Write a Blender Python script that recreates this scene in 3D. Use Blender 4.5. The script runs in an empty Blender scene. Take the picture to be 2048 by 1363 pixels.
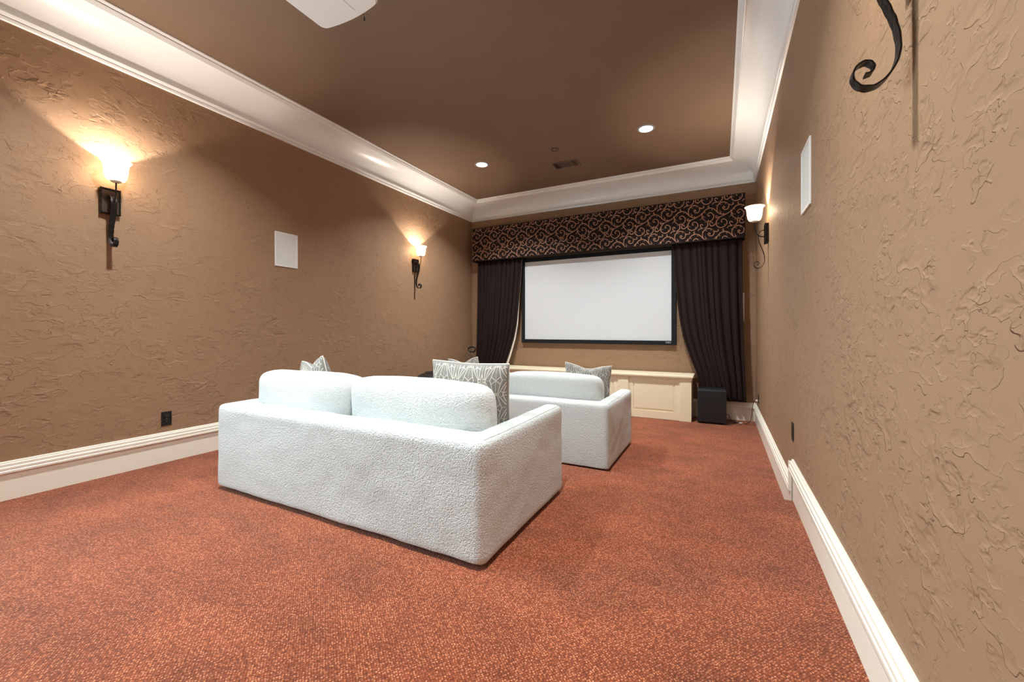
import bpy, bmesh, math, random
from mathutils import Vector, Matrix, noise
from mathutils.bvhtree import BVHTree

random.seed(7)
S = bpy.context.scene
COL = S.collection

# ------------------------------------------------------------------ camera
F_PX, HORIZON, YAW = 812.85, 658.65, 27.131
cam_data = bpy.data.cameras.new('camera')
cam = bpy.data.objects.new('camera', cam_data)
COL.objects.link(cam)
cam.location = (0, 0, 1.10)
cam.rotation_euler = (math.pi / 2, 0, math.radians(YAW))
cam_data.sensor_fit = 'HORIZONTAL'
cam_data.sensor_width = 36.0
cam_data.lens = 36.0 * F_PX / 2048
cam_data.shift_y = (HORIZON - 1363 / 2) / 2048
cam_data.clip_start = 0.02
S.camera = cam

# ------------------------------------------------------------------ world / exposure
w = bpy.data.worlds.new('world')
S.world = w
w.use_nodes = True
w.node_tree.nodes['Background'].inputs[0].default_value = (0.71, 0.92, 1, 1)   # overcast daylight as cool fill, enters through the added window behind the viewer
w.node_tree.nodes['Background'].inputs[1].default_value = 16.5
S.view_settings.view_transform = 'Standard'
S.view_settings.look = 'None'
S.view_settings.gamma = 1
S.view_settings.use_curve_mapping = False
S.view_settings.exposure = 0.0
DOWN_W = 55.0        # each recessed ceiling light
SCONCE_W = 42.0      # each wall sconce bulb

# ------------------------------------------------------------------ room sizes (metres, z = 0 on the seating platform)
XL, XR, YB, YN = -4.105, 0.428, 6.38, -2.6
ZL, ZC = -0.14, 3.38
STEP = 3.165
CX = (XL + XR) / 2


# ------------------------------------------------------------------ materials
class NT:
    def __init__(self, name):
        self.m = bpy.data.materials.new(name)
        self.m.use_nodes = True
        self.t = self.m.node_tree
        self.b = self.t.nodes['Principled BSDF']
        self.out = self.t.nodes['Material Output']

    def n(self, kind, **kw):
        nd = self.t.nodes.new(kind)
        for k, v in kw.items():
            if k.startswith('i_'):
                key = k[2:]
                key = int(key) if key.isdigit() else key.replace('_', ' ')
                nd.inputs[key].default_value = v
            else:
                setattr(nd, k, v)
        return nd

    def l(self, a, b):
        self.t.links.new(a, b)

    def set(self, **kw):
        for k, v in kw.items():
            self.b.inputs[k.replace('_', ' ')].default_value = v

    def coord(self, scale=(1, 1, 1), rot=(0, 0, 0)):
        tc = self.n('ShaderNodeTexCoord')
        mp = self.n('ShaderNodeMapping')
        mp.inputs['Scale'].default_value = scale
        mp.inputs['Rotation'].default_value = rot
        self.l(tc.outputs['Object'], mp.inputs['Vector'])
        return mp.outputs['Vector']

    def noise(self, vec, scale, detail=3, rough=0.5, dist=0.0):
        nd = self.n('ShaderNodeTexNoise')
        nd.inputs['Scale'].default_value = scale
        nd.inputs['Detail'].default_value = detail
        nd.inputs['Roughness'].default_value = rough
        nd.inputs['Distortion'].default_value = dist
        self.l(vec, nd.inputs['Vector'])
        return nd.outputs['Fac']

    def ramp(self, fac, stops, interp='LINEAR'):
        r = self.n('ShaderNodeValToRGB')
        r.color_ramp.interpolation = interp
        e = r.color_ramp.elements
        while len(e) < len(stops):
            e.new(0.5)
        for el, (p, c) in zip(e, stops):
            el.position = p
            el.color = (c, c, c, 1) if not hasattr(c, '__len__') else (*c, 1)
        self.l(fac, r.inputs['Fac'])
        return r.outputs['Color']

    def math(self, op, a, b=None, clamp=False):
        nd = self.n('ShaderNodeMath', operation=op, use_clamp=clamp)
        for i, x in enumerate((a, b)):
            if x is None:
                continue
            if isinstance(x, (int, float)):
                nd.inputs[i].default_value = x
            else:
                self.l(x, nd.inputs[i])
        return nd.outputs[0]

    def mix(self, fac, a, b):
        nd = self.n('ShaderNodeMix', data_type='RGBA')
        for i, x in ((0, fac), (6, a), (7, b)):
            if isinstance(x, (int, float)):
                nd.inputs[i].default_value = x
            elif isinstance(x, tuple):
                nd.inputs[i].default_value = (*x, 1)
            else:
                self.l(x, nd.inputs[i])
        return nd.outputs[2]

    def bump(self, h, dist, strength=1.0):
        bp = self.n('ShaderNodeBump')
        bp.inputs['Strength'].default_value = strength
        bp.inputs['Distance'].default_value = dist
        self.l(h, bp.inputs['Height'])
        self.l(bp.outputs['Normal'], self.b.inputs['Normal'])


def plain(name, col, rough=0.5, metal=0.0, spec=0.5, var=0.0, vscale=30, bump=0.0, bscale=60, sheen=0.0):
    k = NT(name)
    k.set(Base_Color=(*col, 1), Roughness=rough, Metallic=metal)
    k.b.inputs['Specular IOR Level'].default_value = spec
    if sheen:
        k.b.inputs['Sheen Weight'].default_value = sheen
    v = k.coord()
    if var:
        f = k.noise(v, vscale, 4)
        c = k.mix(f, tuple(x * (1 - var) for x in col), tuple(min(1, x * (1 + var)) for x in col))
        k.l(c, k.b.inputs['Base Color'])
    if bump:
        k.bump(k.noise(v, bscale, 3), bump)
    return k.m


def trowel(name, col):
    """brown skip-trowel plaster: thin overlapping smears with crisp broken edges"""
    k = NT(name)
    k.set(Roughness=0.6)
    k.b.inputs['Specular IOR Level'].default_value = 0.22
    v = k.coord()
    hs = None
    for sc, rot, str_, seed in ((7.0, 0.5, (1, 1.0, 1.6), 0.0), (19.0, -0.4, (1.0, 0.8, 1.4), 3.1)):
        tc = k.n('ShaderNodeTexCoord')
        mp = k.n('ShaderNodeMapping')
        mp.inputs['Scale'].default_value = str_
        mp.inputs['Rotation'].default_value = (rot, 0, 0)
        mp.inputs['Location'].default_value = (seed, seed * 1.7, seed * .3)
        k.l(tc.outputs['Object'], mp.inputs['Vector'])
        a = k.noise(mp.outputs['Vector'], sc, 2.5, 0.5, 0.15)
        st = k.ramp(a, [(0.0, 0.0), (0.512, 0.0), (0.519, 1.0), (0.62, 0.35), (1.0, 0.3)])
        mask = k.ramp(k.noise(v, sc * 0.55, 1), [(0.42, 0.0), (0.66, 1.0)])
        h = k.math('MULTIPLY', st, mask)
        hs = h if hs is None else k.math('ADD', hs, k.math('MULTIPLY', h, 0.75))
    soft = k.noise(v, 3.0, 3)
    hs = k.math('ADD', hs, k.math('MULTIPLY', soft, 0.6))
    k.bump(hs, 0.0054)
    c = k.mix(k.noise(v, 1.1, 3), tuple(x * 0.94 for x in col), tuple(x * 1.06 for x in col))
    k.l(c, k.b.inputs['Base Color'])
    return k.m


def carpet(name):
    """rust loop carpet: tiny diagonal rows of light loops over dark ground"""
    k = NT(name)
    k.set(Roughness=0.95)
    k.b.inputs['Specular IOR Level'].default_value = 0.1
    k.b.inputs['Sheen Weight'].default_value = 0.15
    v = k.coord(rot=(0, 0, math.radians(38)))
    vo = k.n('ShaderNodeTexVoronoi', feature='F1')
    vo.inputs['Scale'].default_value = 118
    vo.inputs['Randomness'].default_value = 0.5
    k.l(v, vo.inputs['Vector'])
    d = vo.outputs['Distance']
    loop = k.ramp(d, [(0.0, 1.0), (0.25, 0.8), (0.5, 0.35), (0.75, 0.0)])
    sep = k.n('ShaderNodeSeparateColor')
    k.l(vo.outputs['Color'], sep.inputs['Color'])
    base = k.mix(loop, (0.115, 0.024, 0.0085), (0.45, 0.115, 0.043))
    fleck = k.math('MULTIPLY', k.ramp(sep.outputs[0], [(0.1, 0.45), (0.9, 1.0)]), k.ramp(d, [(0.0, 1.0), (0.16, 0.8), (0.30, 0.0)]))
    base = k.mix(fleck, base, (0.88, 0.42, 0.225))
    dark = k.ramp(sep.outputs[1], [(0.55, 0.0), (0.95, 0.25)])
    base = k.mix(dark, base, (0.11, 0.026, 0.012))
    big = k.noise(k.coord(scale=(1, 1.6, 1)), 2.6, 4, 0.55, 0.6)
    worn = k.ramp(big, [(0.3, 0.74), (0.7, 1.14)])
    hsv = k.n('ShaderNodeHueSaturation')
    k.l(base, hsv.inputs['Color'])
    k.l(worn, hsv.inputs['Value'])
    k.l(hsv.outputs['Color'], k.b.inputs['Base Color'])
    k.bump(loop, 0.004, 0.7)
    return k.m


def boucle(name, col):
    k = NT(name)
    k.set(Roughness=0.95, Base_Color=(*col, 1))
    k.b.inputs['Specular IOR Level'].default_value = 0.15
    k.b.inputs['Sheen Weight'].default_value = 0.25
    v = k.coord()
    vo = k.n('ShaderNodeTexVoronoi', feature='F1')
    vo.inputs['Scale'].default_value = 150
    k.l(v, vo.inputs['Vector'])
    a = k.math('SUBTRACT', 1.0, vo.outputs['Distance'])
    b = k.noise(v, 80, 4, 0.65)
    h = k.math('ADD', k.math('MULTIPLY', a, 0.5), b)
    k.bump(h, 0.009, 0.9)
    c = k.mix(k.ramp(b, [(0.3, 0.0), (0.6, 1.0)]), tuple(x * 0.9 for x in col), col)
    k.l(c, k.b.inputs['Base Color'])
    return k.m


def velvet(name):
    k = NT(name)
    k.set(Base_Color=(0.016, 0.0075, 0.0065, 1), Roughness=0.75)
    k.b.inputs['Specular IOR Level'].default_value = 0.2
    k.b.inputs['Sheen Weight'].default_value = 0.22
    k.b.inputs['Sheen Tint'].default_value = (0.55, 0.34, 0.31, 1)
    k.b.inputs['Sheen Roughness'].default_value = 0.35
    k.bump(k.noise(k.coord(scale=(1, 1, 0.25)), 90, 3), 0.002)
    return k.m


def glow(name, col, strength, base=None):
    k = NT(name)
    k.set(Base_Color=(*(base or col), 1), Roughness=0.4, Emission_Strength=strength)
    k.b.inputs['Emission Color'].default_value = (*col, 1)
    return k.m


def shade_glass(name):
    """frosted white glass lit by its bulb; lets part of the bulb's light straight through"""
    k = NT(name)
    k.set(Base_Color=(0.95, 0.9, 0.82, 1), Roughness=0.35, Emission_Strength=1.3)
    k.b.inputs['Emission Color'].default_value = (1, 0.92, 0.82, 1)
    tr = k.n('ShaderNodeBsdfTransparent')
    tr.inputs['Color'].default_value = (1, 0.93, 0.82, 1)
    mx = k.n('ShaderNodeMixShader')
    mx.inputs[0].default_value = 0.30
    k.l(k.b.outputs[0], mx.inputs[1])
    k.l(tr.outputs[0], mx.inputs[2])
    k.l(mx.outputs[0], k.out.inputs['Surface'])
    return k.m


BROWN = (0.305, 0.184, 0.107)
M = {
    'wall': trowel('brown_trowelled_plaster', BROWN),
    'ceil': plain('brown_ceiling_paint', (0.205, 0.130, 0.083), 0.75, var=0.05, vscale=4, bump=0.0015, bscale=160, spec=0.25),
    'carpet': carpet('rust_loop_carpet'),
    'crown': plain('white_gloss_paint', (0.86, 0.86, 0.85), 0.28),
    'base': plain('cream_gloss_paint', (0.84, 0.78, 0.67), 0.32),
    'cab': plain('cream_cabinet_paint', (0.85, 0.75, 0.54), 0.35),
    'boucle': boucle('white_boucle_fabric', (0.675, 0.70, 0.685)),
    'cream_back': plain('cream_lining', (0.8, 0.74, 0.64), 0.9),
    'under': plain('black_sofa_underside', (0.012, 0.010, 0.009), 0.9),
    'velvet': velvet('dark_brown_velvet'),
    'valance': plain('near_black_brown_fabric', (0.014, 0.007, 0.006), 0.8, bump=0.001, bscale=300, spec=0.2),
    'scroll': plain('copper_tan_embroidery', (0.42, 0.215, 0.125), 0.65, bump=0.001, bscale=400, var=0.2, vscale=60),
    'screen': plain('matte_white_screen', (0.64, 0.66, 0.68), 0.9, spec=0.1),
    'black_felt': plain('black_felt_frame', (0.008, 0.009, 0.012), 0.7, bump=0.0006, bscale=500, spec=0.3),
    'badge': plain('silver_badge', (0.45, 0.45, 0.45), 0.35, metal=0.6),
    'ink': plain('black_ink', (0.012, 0.012, 0.012), 0.6),
    'iron': plain('wrought_iron', (0.022, 0.018, 0.016), 0.38, metal=0.75, bump=0.0025, bscale=70, var=0.2),
    'bronze': plain('bronze_plate', (0.085, 0.055, 0.04), 0.4, metal=0.7, bump=0.0015, bscale=60),
    'glass': shade_glass('frosted_shade_glass'),
    'bulb': glow('bulb', (1, 0.82, 0.6), 14),
    'cup': plain('alabaster_cup', (0.75, 0.66, 0.55), 0.5),
    'lens': glow('downlight_lens', (0.97, 0.99, 1), 25),
    'trim_ring': plain('white_trim_ring', (0.32, 0.31, 0.30), 0.35),
    'white_plastic': plain('white_plastic', (0.78, 0.76, 0.74), 0.38),
    'grille': plain('white_perforated_grille', (0.70, 0.69, 0.66), 0.6, bump=0.0006, bscale=900),
    'proj': plain('projector_shell', (0.78, 0.74, 0.70), 0.3),
    'black_plastic': plain('black_plastic', (0.010, 0.010, 0.011), 0.35),
    'sub': plain('black_vinyl', (0.009, 0.010, 0.014), 0.45, bump=0.0008, bscale=300),
    'leather': plain('black_leather', (0.008, 0.008, 0.010), 0.32, bump=0.004, bscale=35),
    'chrome': plain('chrome', (0.6, 0.6, 0.6), 0.2, metal=1),
    'pillow': plain('grey_pillow_cloth', (0.255, 0.245, 0.23), 0.9, bump=0.0015, bscale=350, spec=0.15, var=0.1, vscale=120),
    'print': plain('cream_print', (0.80, 0.74, 0.64), 0.9, spec=0.1),
    'vent': plain('brown_vent_paint', (0.15, 0.088, 0.055), 0.5),
    'vent_shade': plain('painted_duct_shade', (0.006, 0.005, 0.004), 0.9),
    'cable': plain('black_cable', (0.012, 0.012, 0.012), 0.5),
}


# ------------------------------------------------------------------ object helpers
def obj(name, bm, mat, parent=None, smooth=False, angle=None):
    if isinstance(bm, bpy.types.Mesh):
        me = bm
    else:
        bmesh.ops.recalc_face_normals(bm, faces=bm.faces)
        me = bpy.data.meshes.new(name)
        bm.to_mesh(me)
        bm.free()
    if not me.materials:
        me.materials.append(M[mat])
    if smooth:
        for p in me.polygons:
            p.use_smooth = True
        if angle:
            me.set_sharp_from_angle(angle=math.radians(angle))
    o = bpy.data.objects.new(name, me)
    COL.objects.link(o)
    if parent:
        o.parent = parent
    return o


def tag(o, label=None, cat=None, group=None, kind=None):
    if label: o['label'] = label
    if cat: o['category'] = cat
    if group: o['group'] = group
    if kind: o['kind'] = kind
    return o


def thing(name, label, cat, loc=(0, 0, 0), rz=0.0, group=None, kind=None):
    o = bpy.data.objects.new(name, None)
    COL.objects.link(o)
    o.empty_display_size = 0.05
    o.location = loc
    o.rotation_euler = (0, 0, rz)
    return tag(o, label, cat, group, kind)


def copy_tree(o, parent=None):
    c = o.copy()
    COL.objects.link(c)
    c.parent = parent
    for ch in o.children:
        copy_tree(ch, c)
    return c


def box(x0, x1, y0, y1, z0, z1, bev=0.0, seg=2, bm=None):
    own = bm or bmesh.new()
    r = bmesh.ops.create_cube(own, size=1)
    for v in r['verts']:
        v.co = Vector(((x0 + x1) / 2 + v.co.x * (x1 - x0), (y0 + y1) / 2 + v.co.y * (y1 - y0), (z0 + z1) / 2 + v.co.z * (z1 - z0)))
    if bev:
        es = {e for v in r['verts'] for e in v.link_edges}
        bmesh.ops.bevel(own, geom=list(es), offset=bev, segments=seg, affect='EDGES', profile=0.5)
    return own


def lathe(profile, seg=32, bm=None, loc=(0, 0, 0), closed=False):
    bm = bm or bmesh.new()
    rings = []
    for r, z in profile:
        rings.append([bm.verts.new((loc[0] + r * math.cos(2 * math.pi * i / seg), loc[1] + r * math.sin(2 * math.pi * i / seg), loc[2] + z)) for i in range(seg)])
    for a, b in zip(rings, rings[1:] + ([rings[0]] if closed else [])):
        for i in range(seg):
            j = (i + 1) % seg
            bm.faces.new((a[i], a[j], b[j], b[i]))
    if not closed:
        if profile[0][0] > 1e-6: bm.faces.new(rings[0][::-1])
        if profile[-1][0] > 1e-6: bm.faces.new(rings[-1])
    bmesh.ops.remove_doubles(bm, verts=bm.verts, dist=1e-6)
    return bm


def catmull(pts, n=8):
    pts = [Vector(p) for p in pts]
    P = [pts[0] * 2 - pts[1]] + pts + [pts[-1] * 2 - pts[-2]]
    out = []
    for i in range(1, len(P) - 2):
        for k in range(n):
            t = k / n
            a, b, c, d = P[i - 1], P[i], P[i + 1], P[i + 2]
            out.append(0.5 * ((2 * b) + (c - a) * t + (2 * a - 5 * b + 4 * c - d) * t * t + (3 * b - a - 3 * c + d) * t ** 3))
    out.append(pts[-1])
    return out


def tube(pts, r, seg=8, bm=None):
    bm = bm or bmesh.new()
    pts = [Vector(p) for p in pts]
    up = Vector((0, 0, 1))
    rings = []
    for i, p in enumerate(pts):
        t = (pts[min(i + 1, len(pts) - 1)] - pts[max(i - 1, 0)]).normalized()
        a = t.cross(up)
        if a.length < 1e-3: a = t.cross(Vector((1, 0, 0)))
        a.normalize()
        b = t.cross(a).normalized()
        up = a.cross(t) if abs(t.z) < .99 else up
        rr = r(i / (len(pts) - 1)) if callable(r) else r
        rings.append([bm.verts.new(p + a * rr * math.cos(2 * math.pi * k / seg) + b * rr * math.sin(2 * math.pi * k / seg)) for k in range(seg)])
    for a, b in zip(rings, rings[1:]):
        best = min(range(seg), key=lambda s: sum((a[k].co - b[(k + s) % seg].co).length for k in range(seg)))
        for k in range(seg):
            j = (k + 1) % seg
            bm.faces.new((a[k], a[j], b[(j + best) % seg], b[(k + best) % seg]))
    bm.faces.new(rings[0][::-1])
    bm.faces.new(rings[-1])
    return bm


def sweep(profile, ends, place):
    """closed profile [(off, z)], ends (s0, m0, s1, m1): running coordinate s shifted by m*off; place(s, off, z) -> xyz"""
    bm = bmesh.new()
    s0, m0, s1, m1 = ends
    A = [bm.verts.new(place(s0 + m0 * o, o, z)) for o, z in profile]
    B = [bm.verts.new(place(s1 + m1 * o, o, z)) for o, z in profile]
    n = len(profile)
    for i in range(n):
        j = (i + 1) % n
        bm.faces.new((A[i], A[j], B[j], B[i]))
    bm.faces.new(A[::-1])
    bm.faces.new(B)
    return bm


def L_(s, o, z): return (XL + o, s, z)
def R_(s, o, z): return (XR - o, s, z)
def B_(s, o, z): return (s, YB - o, z)
def N_(s, o, z): return (s, YN + o, z)


def st(o, label, cat): return tag(o, label, cat, kind='structure')


# ------------------------------------------------------------------ room shell
st(obj('floor', box(XL - .1, XR + .1, STEP - .02, YB + .1, ZL - .1, ZL), 'carpet'), 'rust red loop carpet on the lower floor by the screen', 'floor')
bm = bmesh.new()
prof = [(YN - .1, ZL - .1), (YN - .1, 0.0)] + [(STEP - .022 + .022 * math.sin(a), -.022 + .022 * math.cos(a)) for a in [i * math.pi / 12 for i in range(0, 7)]] + [(STEP, ZL - .1)]
a = [bm.verts.new((XL - .1, y, z)) for y, z in prof]
b = [bm.verts.new((XR + .1, y, z)) for y, z in prof]
for i in range(len(prof)):
    j = (i + 1) % len(prof)
    bm.faces.new((a[i], a[j], b[j], b[i]))
bm.faces.new(a); bm.faces.new(b[::-1])
st(obj('floor_platform', bm, 'carpet'), 'raised carpeted platform with a rounded step edge under the near sofa', 'floor')
st(obj('ceiling', box(XL - .1, XR + .1, YN - .1, YB + .1, ZC, ZC + .1), 'ceil'), 'flat brown painted ceiling', 'ceiling')
WY0, WY1, WZ0, WZ1 = -1.65, .55, .70, 2.50
bm = bmesh.new()
box(XL - .1, XL, YN - .1, WY0, ZL - .1, ZC, bm=bm)
box(XL - .1, XL, WY1, YB + .1, ZL - .1, ZC, bm=bm)
box(XL - .1, XL, WY0, WY1, ZL - .1, WZ0, bm=bm)
box(XL - .1, XL, WY0, WY1, WZ1, ZC, bm=bm)
st(obj('wall_left', bm, 'wall'), 'long brown trowel textured wall on the left', 'wall')
st(obj('wall_right', box(XR, XR + .1, YN - .1, YB + .1, ZL - .1, ZC), 'wall'), 'brown trowel textured wall close by on the right', 'wall')
st(obj('wall_far', box(XL - .1, XR + .1, YB, YB + .1, ZL - .1, ZC), 'wall'), 'brown textured end wall behind the projection screen', 'wall')
st(obj('wall_near', box(XL - .1, XR + .1, YN - .1, YN, ZL - .1, ZC), 'wall'), 'brown textured wall behind the viewer', 'wall')
win = thing('added_window', 'added wide white framed window in the left wall, unseen behind the viewer', 'window', (XL, (WY0 + WY1) / 2, WZ0), math.pi / 2, kind='structure')  # added out of view to brighten the near sofa and right wall
# local x runs along the wall, local +y points out of the room
ww, wh = (WY1 - WY0) / 2, WZ1 - WZ0
bm = bmesh.new()
for x0, x1, z0, z1 in ((-ww - .08, ww + .08, -.08, .0), (-ww - .08, ww + .08, wh, wh + .08), (-ww - .08, -ww, 0, wh), (ww, ww + .08, 0, wh)):
    box(x0, x1, -.02, 0, z0, z1, .003, 1, bm)
obj('casing', bm, 'crown', win)
bm = bmesh.new()
for x in (-ww + .02, -.4, .4, ww - .02):
    box(x - .02, x + .02, .03, .07, 0, wh, bm=bm)
for z in (.02, wh / 2, wh - .02):
    box(-ww, ww, .032, .068, z - .02, z + .02, bm=bm)
obj('sash', bm, 'crown', win)
pl = bpy.data.lights.new('added_window_portal', 'AREA')
pl.shape = 'RECTANGLE'
pl.size, pl.size_y = 2 * ww, wh
pl.cycles.is_portal = True
po = bpy.data.objects.new('added_window_portal', pl)
COL.objects.link(po)
po.location = (0, .09, wh / 2)
po.rotation_euler = (-math.pi / 2, 0, 0)
po.parent = win

# crown: stepped lower band, big concave cove, stepped upper band
Zb = 3.086
cr = [(0, Zb), (.016, Zb + .003), (.021, Zb + .020), (.013, Zb + .021), (.013, Zb + .027), (.026, Zb + .028), (.036, Zb + .046), (.036, Zb + .050), (.026, Zb + .053)]
cx0, cz0, cx1, cz1 = .026, Zb + .056, .268, ZC - .050
for i in range(0, 17):
    t = i / 16 * math.pi / 2
    cr.append((cx1 - (cx1 - cx0) * math.cos(t), cz0 + (cz1 - cz0) * math.sin(t)))
cr += [(.266, cz1 + .004), (.272, cz1 - .006), (.278, cz1 - .006), (.299, cz1 + .020), (.292, cz1 + .022), (.292, cz1 + .027), (.304, cz1 + .028), (.318, cz1 + .040), (.318, ZC), (0, ZC)]
st(obj('trim_1', sweep(cr, (YN, 1, YB, -1), L_), 'crown', smooth=True, angle=25), 'white cove crown moulding along the left wall', 'crown moulding')
st(obj('trim_2', sweep(cr, (XL, 1, XR, -1), B_), 'crown', smooth=True, angle=25), 'white cove crown moulding above the patterned valance', 'crown moulding')
st(obj('trim_3', sweep(cr, (YN, 1, YB, -1), R_), 'crown', smooth=True, angle=25), 'white cove crown moulding along the right wall', 'crown moulding')
st(obj('trim_4', sweep(cr, (XL, 1, XR, -1), N_), 'crown', smooth=True, angle=25), 'white cove crown moulding behind the viewer', 'crown moulding')


def base_prof(z0, h=.250):
    zb = z0 + h - .072
    return [(0, z0 - .02), (.012, z0 - .02), (.012, zb), (.030, zb), (.030, zb + .012), (.026, zb + .016), (.028, zb + .022), (.028, zb + .034),
            (.020, zb + .040), (.021, zb + .046), (.021, zb + .056), (.012, zb + .060), (.012, zb + .068), (.007, zb + .072), (0, zb + .072)]


BU, BL = base_prof(0.0), base_prof(ZL)
st(obj('baseboard_left', sweep(BU, (YN, 1, STEP + .05, 0), L_), 'base'), 'tall cream baseboard along the left wall on the platform', 'baseboard')
st(obj('baseboard_left_lower', sweep(BL, (STEP + .05, 0, YB, -1), L_), 'base'), 'cream baseboard along the left wall on the lower floor', 'baseboard')
st(obj('baseboard_right', sweep(BU, (YN, 1, STEP + .05, 0), R_), 'base'), 'tall cream baseboard along the right wall on the platform', 'baseboard')
st(obj('baseboard_right_lower', sweep(BL, (STEP + .062, 0, YB, -1), R_), 'base'), 'cream baseboard along the right wall on the lower floor', 'baseboard')
st(obj('baseboard_far', sweep(BL, (XL, 1, XR, -1), B_), 'base'), 'cream baseboard along the end wall beside the black subwoofer', 'baseboard')
st(obj('baseboard_near', sweep(BU, (XL, 1, XR, -1), N_), 'base'), 'cream baseboard behind the viewer', 'baseboard')
# end returns where the platform baseboards stop at the step
for nm, pl, lab in (('trim_5', R_, 'right'), ('trim_6', L_, 'left')):
    bm = bmesh.new()
    def q(y0, y1, o0, o1, z0, z1):
        p0, p1 = pl(y0, o0, z0), pl(y1, o1, z1)
        box(min(p0[0], p1[0]), max(p0[0], p1[0]), y0, y1, z0, z1, bm=bm)
    q(STEP + .0005, STEP + .052, 0, .012, ZL, .176)
    q(STEP + .046, STEP + .060, 0, .029, ZL + .182, .236)
    q(STEP + .016, STEP + .046, .012, .019, ZL, .18)
    st(obj(nm, bm, 'base'), f'cream vertical end piece of the {lab} platform baseboard at the step', 'trim')


# ------------------------------------------------------------------ recessed ceiling lights
def downlight(x, y, label):
    t = thing('downlight', label, 'ceiling light', (x, y, ZC), group='recessed ceiling lights')
    obj('trim_ring', lathe([(.072, -.001), (.074, -.007), (.090, -.007), (.097, -.003), (.097, 0.0), (.072, 0.0)], 40, closed=True), 'trim_ring', t, True, 40)
    obj('lens', lathe([(0, -.0035), (.0725, -.0035), (.0725, -.0005), (0, -.0005)], 40), 'lens', t)
    ld = bpy.data.lights.new('downlight_lamp', 'AREA')
    ld.shape = 'DISK'
    ld.size = 0.14
    ld.spread = math.radians(124)
    ld.energy = DOWN_W
    ld.color = (0.93, 0.985, 1.0)
    lo = bpy.data.objects.new('downlight_lamp', ld)
    COL.objects.link(lo)
    lo.location = (0, 0, -.010)
    lo.parent = t
    return t


for x, y, lab in ((-2.933, 4.81, 'lit recessed ceiling light nearer the left wall'), (-.75, 4.80, 'lit recessed ceiling light nearer the right wall'),
                  (-2.933, 1.33, 'added lit recessed ceiling light, unseen above the near sofa, left side'), (-.75, 1.33, 'added lit recessed ceiling light, unseen above the near sofa, right side')):  # this near pair is added out of view to brighten the sofa end
    downlight(x, y, lab)

# ceiling vent
t = thing('ceiling_vent', 'brown rectangular ceiling vent with dark louvred ends', 'vent', (-1.895, 5.325, ZC))
W2, D2 = .187, .113
bm = bmesh.new()
for x0, x1, y0, y1 in ((-W2, W2, -D2, -D2 + .02), (-W2, W2, D2 - .02, D2), (-W2, -W2 + .025, -D2 + .02, D2 - .02), (W2 - .025, W2, -D2 + .02, D2 - .02)):
    box(x0, x1, y0, y1, -.009, 0, .002, 1, bm)
for x in (-.085, .085):
    box(x - .005, x + .005, -D2 + .02, D2 - .02, -.008, 0, bm=bm)
obj('frame', bm, 'vent', t)
obj('duct_shade_sheet', box(-W2 + .02, W2 - .02, -D2 + .015, D2 - .015, -.0025, -.0005), 'vent_shade', t)  # near-black sheet stands in for the shade inside the duct
for sx, tilt in ((-1, .2), (1, .9)):
    for i in range(5):
        bm = box(-.0007, .0007, -D2 + .02, D2 - .02, -.004, .004)
        bmesh.ops.rotate(bm, verts=bm.verts, cent=(0, 0, 0), matrix=Matrix.Rotation(tilt * sx, 3, 'Y'))
        o = obj('slat', bm, 'vent', t)
        o.location = (sx * (.097 + .015 * i), 0, -.0052)
for i in range(8):
    bm = box(-.079, .079, -.0085, .0085, -.001, .001)
    bmesh.ops.rotate(bm, verts=bm.verts, cent=(0, 0, 0), matrix=Matrix.Rotation(.15, 3, 'X'))
    o = obj('slat', bm, 'vent', t)
    o.location = (0, -.080 + .0228 * i, -.0055)

# small round ceiling cover
t = thing('sprinkler_cover', 'small round brown cover plate on the ceiling beside the vent', 'sprinkler cover', (-1.865, 4.835, ZC))
obj('cover_plate', lathe([(0, -.005), (.036, -.005), (.040, -.003), (.040, -.001), (0, -.001)], 32), 'vent', t)
obj('rim', lathe([(.043, 0), (.043, -.004), (.047, -.0065), (.051, -.004), (.051, 0)], 32, closed=True), 'bronze', t, True)

# projector hung from the ceiling
t = thing('projector', 'white ceiling mounted projector at the top edge of the picture', 'projector', (-1.865, 1.43, 2.87))
bm = bmesh.new()
pw, pd, ph = .222, .205, .135
out = []
n = 14
for i in range(n + 1):
    x = -pw + 2 * pw * i / n
    out.append((x, pd + .022 * (1 - (x / pw) ** 2)))
for i in range(n + 1):
    x = pw - 2 * pw * i / n
    out.append((x, -pd))
def roundpoly(pts, r, k=5):
    res = []
    N = len(pts)
    for i in range(N):
        p0, p, p1 = Vector(pts[i - 1]), Vector(pts[i]), Vector(pts[(i + 1) % N])
        d0, d1 = (p0 - p), (p1 - p)
        if d0.length < 1e-9 or d1.length < 1e-9 or d0.angle(d1) > 2.7:
            res.append(p); continue
        rr = min(r, .9 * d0.length, .9 * d1.length) if False else r
        a, b_ = p + d0.normalized() * rr, p + d1.normalized() * rr
        for j in range(k + 1):
            u = j / k
            res.append(a * (1 - u) ** 2 + p * 2 * u * (1 - u) + b_ * u * u)
    return res
corner = [(-pw, -pd), (-pw, pd)] + [(-pw + 2 * pw * i / 8, pd + .022 * (1 - (1 - 2 * i / 8) ** 2)) for i in range(1, 8)] + [(pw, pd), (pw, -pd)]
o2 = roundpoly(corner, .036)
lo_ = [bm.verts.new((p.x * .965, p.y * .965, 0)) for p in o2]
lo1 = [bm.verts.new((p.x, p.y, .012)) for p in o2]
hi1 = [bm.verts.new((p.x, p.y, ph - .012)) for p in o2]
hi_ = [bm.verts.new((p.x * .97, p.y * .97, ph)) for p in o2]
N = len(o2)
for A, B in ((lo_, lo1), (lo1, hi1), (hi1, hi_)):
    for i in range(N):
        bm.faces.new((A[i], A[(i + 1) % N], B[(i + 1) % N], B[i]))
bm.faces.new(lo_); bm.faces.new(hi_)
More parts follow.
